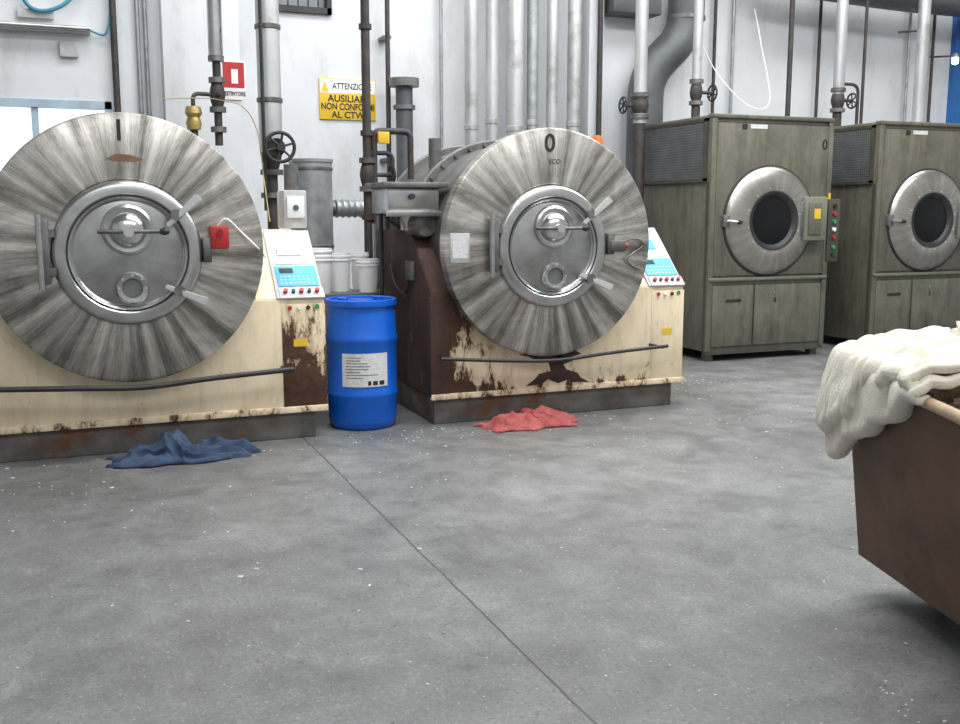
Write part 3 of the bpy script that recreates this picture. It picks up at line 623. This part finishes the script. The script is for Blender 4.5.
# ------------------------------------------------------------------ signs & wall fittings
S=empty('warning_sign',(.37,WY-.012,2.61))
box(S,'plate',(-.29,.29,-.008,.012,-.2,.2),yellow,.003); box(S,'top_band',(-.28,.28,-.010,-.007,.06,.19),white_p,0)
text(S,'line1','ATTENZIONE',.085,(.045,-.011,.125),ink,sx_=.78); text(S,'line2','AUSILIARI',.095,(0,-.011,.005),ink); text(S,'line3','NON CONFORMI',.09,(0,-.011,-.075),ink,sx_=.78); text(S,'line4','AL CTW',.09,(0,-.011,-.155),ink)
bm=bmesh.new(); v_=[bm.verts.new(c) for c in ((-.275,-.012,.07),(-.195,-.012,.07),(-.235,-.012,.18))]; bm.faces.new(v_); finish('triangle',bm,yellow,S,smooth=False)
S=empty('fire_extinguisher_sign',(-.78,WY-.23,2.72))
box(S,'plate',(-.12,.10,-.006,.01,-.18,.18),white_p,.002); box(S,'red_field',(-.11,.09,-.008,-.005,-.07,.165),red,0)
box(S,'pictogram',(-.03,.03,-.010,-.007,-.03,.10),white_p,0); text(S,'caption','ESTINTORE',.055,(0,-.009,-.125),ink,sx_=.7)
F=empty('wall_hose_bracket',(-2.45,WY-.12,3.12))
box(F,'bar',(-.42,.42,0,.12,-.03,.03),lightgrey,.008); cyl(F,'hook_rod',(-.42,-.02,.0),(.42,-.02,.0),.02,steel)
box(F,'gauge_mount',(-.18,.12,.06,.12,.08,.16),lightgrey,.008)
tube(F,'gas_hose',smoothpts([(-.12,.08,.6),(-.12,.05,.25),(0,.03,.14),(.2,.03,.20),(.38,.06,.4),(.55,.08,.55),(.66,.08,.5)]),.018,cable_cy,10)
tube(F,'loop_cable',smoothpts([(.42,.08,.0),(.55,.06,-.02),(.6,.06,.2),(.62,.06,.45)]),.010,cable_cy,8)
box(None,'wall_switch_box',(-2.3,-2.14,WY-.05,WY,2.88,3.02),lightgrey,.01)
C=empty('dryer_supply_cable'); tube(C,'cable',smoothpts([(4.5,3.5,3.4),(4.55,3.2,3.0),(4.75,2.9,2.65),(4.95,2.8,2.7),(5.1,3.2,3.4),(5.15,3.4,3.8)]),.006,white_p,8)

# ------------------------------------------------------------------ laundry cart
def c2r(X,Y): return (-2.281+.927*X+.375*Y, -6.542-.375*X+.927*Y)
px,py=c2r(1.44,3.93); KR=R(-23.8)
K=empty('laundry_cart',(px,py,0),KR)
Lx,Ly=1.05,1.7; zt,zb=.90,.15
bm=bmesh.new()
def ring(x0,x1,y0,y1,z,k=0): return [bm.verts.new(c) for c in ((x0+k,y0,z),(x1-k,y0,z),(x1,y1,z),(x0,y1,z))]
tp=.06
A=ring(tp,Lx-tp,-Ly+.2,-tp,zb,.2); B_=ring(0,Lx,-Ly,0,zt); C_=ring(.025,Lx-.025,-Ly+.025,-.025,zt); D_=ring(tp+.02,Lx-tp-.02,-Ly+.22,-tp-.02,zb+.03,.2)
for P_,Q_ in ((A,B_),(B_,C_),(C_,D_)):
    for i in range(4): bm.faces.new((P_[i],P_[(i+1)%4],Q_[(i+1)%4],Q_[i]))
bm.faces.new(A[::-1]); bm.faces.new(D_)
vert_edges=[e for e in bm.edges if abs(e.verts[0].co.z-e.verts[1].co.z)>.3]
bmesh.ops.bevel(bm,geom=vert_edges,offset=.05,segments=4,affect='EDGES')
tub=finish('tub',bm,bin_m,K)
tub.data.materials.append(bin_in)
for p in tub.data.polygons:
    c=p.center; n=p.normal
    cc=Vector((Lx/2,-Ly/2,.5))-c; cc.z=0
    if (n.dot(cc)>0.02 and abs(n.z)<.5 ) or (n.z>.5 and c.z<.3): p.material_index=1
rim=corner([(0,-Ly/2,zt),(0,0,zt),(Lx,0,zt),(Lx,-Ly,zt),(0,-Ly,zt),(0,-Ly/2,zt)],.06)
tube(K,'rim',rim,.02,bin_rim,12)
boxes(K,'chassis',[(.30,Lx-.30,-Ly+.25,-.12,.10,.152)],steel_dk)
for i,(x,yy) in enumerate(((.34,-.29),(Lx-.34,-.29),(.34,-Ly+.40),(Lx-.34,-Ly+.40))):
    cyl(K,'caster_%d'%i,(x-.02,yy,.05),(x+.02,yy,.05),.05,black); box(K,'caster_fork_%d'%i,(x-.03,x+.03,yy-.02,yy+.02,.09,.115),steel_dk,.003)
TW=empty('cream_towel_pile',(px,py,0),KR)
def lump(name,c,r,seed,amp=.3,fr=5,parent=TW,mat=cl_cream):
    bm=bmesh.new(); bmesh.ops.create_icosphere(bm,subdivisions=5,radius=1)
    for v_ in bm.verts:
        n=v_.co.normalized(); p=n*1.3+Vector((seed,seed*2,0))
        w_=Vector((noise.noise(p*2),noise.noise(p*2+Vector((4,4,4))),noise.noise(p*2+Vector((8,1,3)))))*.6
        rd=1-abs(noise.noise((p+w_)*fr*.45))*2
        k=1+amp*(rd-.5)+.10*(1-abs(noise.noise((p+w_)*fr))*2)
        v_.co=Vector((n.x*r[0],n.y*r[1],n.z*r[2]))*k
    ob=finish(name,bm,mat,parent,loc=c)
    for p in ob.data.polygons: p.use_smooth=True
    return ob
lump('towel_bundle_low',(.52,-.78,.64),(.36,.58,.25),9.1,.15)
lump('towel_bundle_base',(.52,-.78,.38),(.28,.45,.19),3.7,.1)
lump('towel_bundle_mid',(.48,-.45,.80),(.30,.26,.15),5.2,.3)
lump('towel_bundle_top',(.45,-.36,.97),(.17,.16,.15),6.2,.45,6)
def sheet(name,fn,nu,nv,mat,thick=.03,parent=None):
    bm=bmesh.new(); g=[[bm.verts.new(fn(i/nu,k/nv)) for k in range(nv+1)] for i in range(nu+1)]
    for i in range(nu):
        for k in range(nv): bm.faces.new((g[i][k],g[i+1][k],g[i+1][k+1],g[i][k+1]))
    ob=finish(name,bm,mat,parent)
    for p in ob.data.polygons: p.use_smooth=True
    s=ob.modifiers.new('thickness','SOLIDIFY'); s.thickness=thick; s.offset=0
    u=ob.modifiers.new('soft','SUBSURF'); u.levels=1; u.render_levels=1
    return ob
def lerp(a,b,t): return a+(b-a)*t
def drape(seed,y0,y1,L0,L1,out,zoff,inn,rise,amp=.035,fq=7,pw=1.0,roll=.05):
    def fn(u,v):
        L=max(lerp(L0,L1,u**pw)+.04*noise.noise(Vector((u*5,seed,0))),.05)
        hem=math.pi*roll
        tot=inn+L+hem; s=v*tot; yy=lerp(y0,y1,u)
        wv=fq*u+1.4*noise.noise(Vector((v*1.6,u*2,seed)))
        fold=math.sin(wv*2*math.pi/1.6+seed)*.5+noise.noise(Vector((wv*1.3,v*1.5,seed)))*1.0
        sm=.010*noise.noise(Vector((u*22,v*9,seed+1)))
        if s<inn:
            t=s/inn; e=1-t
            x=inn*e; z=zt+.05+zoff+rise*math.sin(e*math.pi*.5)**1.3
            f=amp*fold*(.35+.65*t)
            z+=f+.03*noise.noise(Vector((u*7,t*5,seed+3)))+sm; yy+=.05*e*noise.noise(Vector((u*3,t*3,seed+5)))
        else:
            d=min(s-inn,L); a=min(d/.09,1)*math.pi/2; drop=max(d-.06,0)
            x=-.05*math.sin(a)-out*(math.sin(min(drop/max(L,.05),1)*math.pi*.8)*.7+.3*min(drop/.1,1))
            z=zt+.05+zoff-.05*(1-math.cos(a))-drop
            f=amp*fold*1.0+sm
            x-=f; yy+=.03*noise.noise(Vector((u*3,v*4,seed+9)))+.04*(drop)*math.sin(seed*3+u*5)
            h=s-inn-L
            if h>0:
                q=h/roll; x+=roll*(1-math.cos(q)); z-=roll*math.sin(q)
        return (x,yy,z)
    return fn
sheet('draped_towel',drape(1.3,-.04,-.84,.38,.02,.0,-.005,.42,.05,.022,5,roll=.020,pw=1.1),100,80,cl_cream,.032,TW)
sheet('draped_towel_fold',drape(4.4,-.03,-.38,.33,.16,.025,.022,.34,.06,.018,3,roll=.024),80,80,cl_cream,.036,TW)
sheet('draped_towel_inner_fold',drape(7.7,-.24,-.82,.12,.02,.01,.035,.46,.06,.026,5,roll=.018),80,60,cl_cream,.034,TW)

# ------------------------------------------------------------------ floor rags
def rag(name,cx,cy,rx,ry,rot,mat,seed,H,flow):
    bm=bmesh.new(); nu,nv=170,100; fa=Vector((math.cos(flow),math.sin(flow),0)); fb=Vector((-fa.y,fa.x,0)); g=[]
    for i in range(nu+1):
        row=[]
        for k in range(nv+1):
            u=i/nu*2-1; v=k/nv*2-1
            a=math.atan2(v,u); sq=max(abs(u),abs(v)); cr=math.hypot(u,v)
            rr=sq/(cr+1e-6); X=u*(rr*.6+.4); Y=v*(rr*.6+.4)
            o=1+.34*noise.noise(Vector((math.cos(a)*1.3,math.sin(a)*1.3,seed)))+.26*noise.noise(Vector((math.cos(a)*3.4,math.sin(a)*3.4,seed+2)))
            p=Vector((X*o*rx,Y*o*ry,0)); q=p+Vector((seed*3.7,seed*1.9,0))
            w=Vector((noise.noise(q*3.5),noise.noise(q*3.5+Vector((7,3,1))),0))*.16
            s=(q+w).dot(fa); t=(q+w).dot(fb)
            n1=noise.noise(Vector((s*3.5,t*9,seed))); n2=noise.noise(Vector((s*7+3,t*14,seed+5))); n3=noise.noise(Vector((s*10,t*5,seed+9)))
            r1=1-min(abs(n1)*2.4,1)**.9; r2=1-min(abs(n2)*2.2,1)**.9; r3=1-min(abs(n3)*2.4,1)**.9
            e=max(0,1-sq**4)**.5
            plateau=max(0,1-(cr/1.05)**3)
            body=.28+.72*plateau*(.65+.9*noise.noise(q*3.2+Vector((1,2,seed))))
            z=H*e*max(.14,body)*(.22+.42*r1+.28*r2+.22*r3)+.006
            p+=fb*(.05*n1*e+.025*n2*e)+fa*(.035*n3*e)
            row.append(bm.verts.new((p.x,p.y,max(z,.004) if sq<.985 else .003)))
        g.append(row)
    for i in range(nu):
        for k in range(nv): bm.faces.new((g[i][k],g[i+1][k],g[i+1][k+1],g[i][k+1]))
    ob=finish(name,bm,mat,None,loc=(cx,cy,0),rot=(0,0,rot))
    for p in ob.data.polygons: p.use_smooth=True
    s=ob.modifiers.new('relax','SMOOTH'); s.factor=.5; s.iterations=3
    s=ob.modifiers.new('thickness','SOLIDIFY'); s.thickness=.004; s.offset=-1
    return ob
rag('coral_floor_rag',.66,-.22,.42,.19,R(8),cl_red,3.1,.145,R(15))
rag('blue_floor_rag',-1.76,-.30,.42,.18,R(-4),cl_blue,8.4,.22,R(-10))

# debris
bm=bmesh.new()
def chip(x,yy,s):
    a=random.random()*3
    r=bm_box(bm,-s,s,-s*random.uniform(.3,.8),s*.5,0,.003)
    bmesh.ops.transform(bm,matrix=Matrix.Translation((x,yy,.0))@Matrix.Rotation(a,4,'Z'),verts=r['verts'])
for i in range(560):
    x=random.uniform(-4,5.5); q=random.random()
    yy=random.uniform(-5.5,1.4) if q<.6 else random.uniform(-1.6,-.1)
    if yy>-.1 and x<3.4: yy=-.15-random.random()*1.2
    chip(x,yy,random.uniform(.002,.006) if random.random()<.90 else random.uniform(.006,.011))
for i in range(70): chip(random.gauss(2.7,.35),random.gauss(.75,.35),random.uniform(.003,.008))
for i in range(40): chip(random.gauss(-.2,.4),random.uniform(-.4,-.06),random.uniform(.003,.007))
for i in range(30):
    x,yy=c2r(random.gauss(1.32,.05),random.gauss(2.75,.15)); chip(x,yy,random.uniform(.002,.005))
finish('floor_lint_debris',bm,paper,None,smooth=False)

# ------------------------------------------------------------------ light
wd=bpy.data.worlds.new('world'); scene.world=wd; wd.use_nodes=True
wd.node_tree.nodes['Background'].inputs['Color'].default_value=(.94,.97,1,1); wd.node_tree.nodes['Background'].inputs['Strength'].default_value=.56
def area(name,loc,rot,sx_,sy_,e,c=(.985,.99,1)):
    l=bpy.data.lights.new(name,'AREA'); l.shape='RECTANGLE'; l.size=sx_; l.size_y=sy_; l.energy=e; l.color=c
    o=bpy.data.objects.new(name,l); scene.collection.objects.link(o); o.location=loc; o.rotation_euler=rot
area('skylight_front',(2.8,-1.6,5.8),(0,0,0),9,1.4,610)
area('skylight_rear',(2.5,1.6,5.8),(0,0,0),12,1.2,400)
area('skylight_near',(0,-6.5,6.0),(R(10),0,0),8,2,250)

cam=bpy.data.cameras.new('camera'); co=bpy.data.objects.new('camera',cam); scene.collection.objects.link(co)
co.location=(-2.281,-6.542,1.5); co.rotation_euler=(R(90-8.6),0,R(-22))
cam.sensor_width=36; cam.lens=36*1000/960; cam.clip_start=.05
scene.camera=co
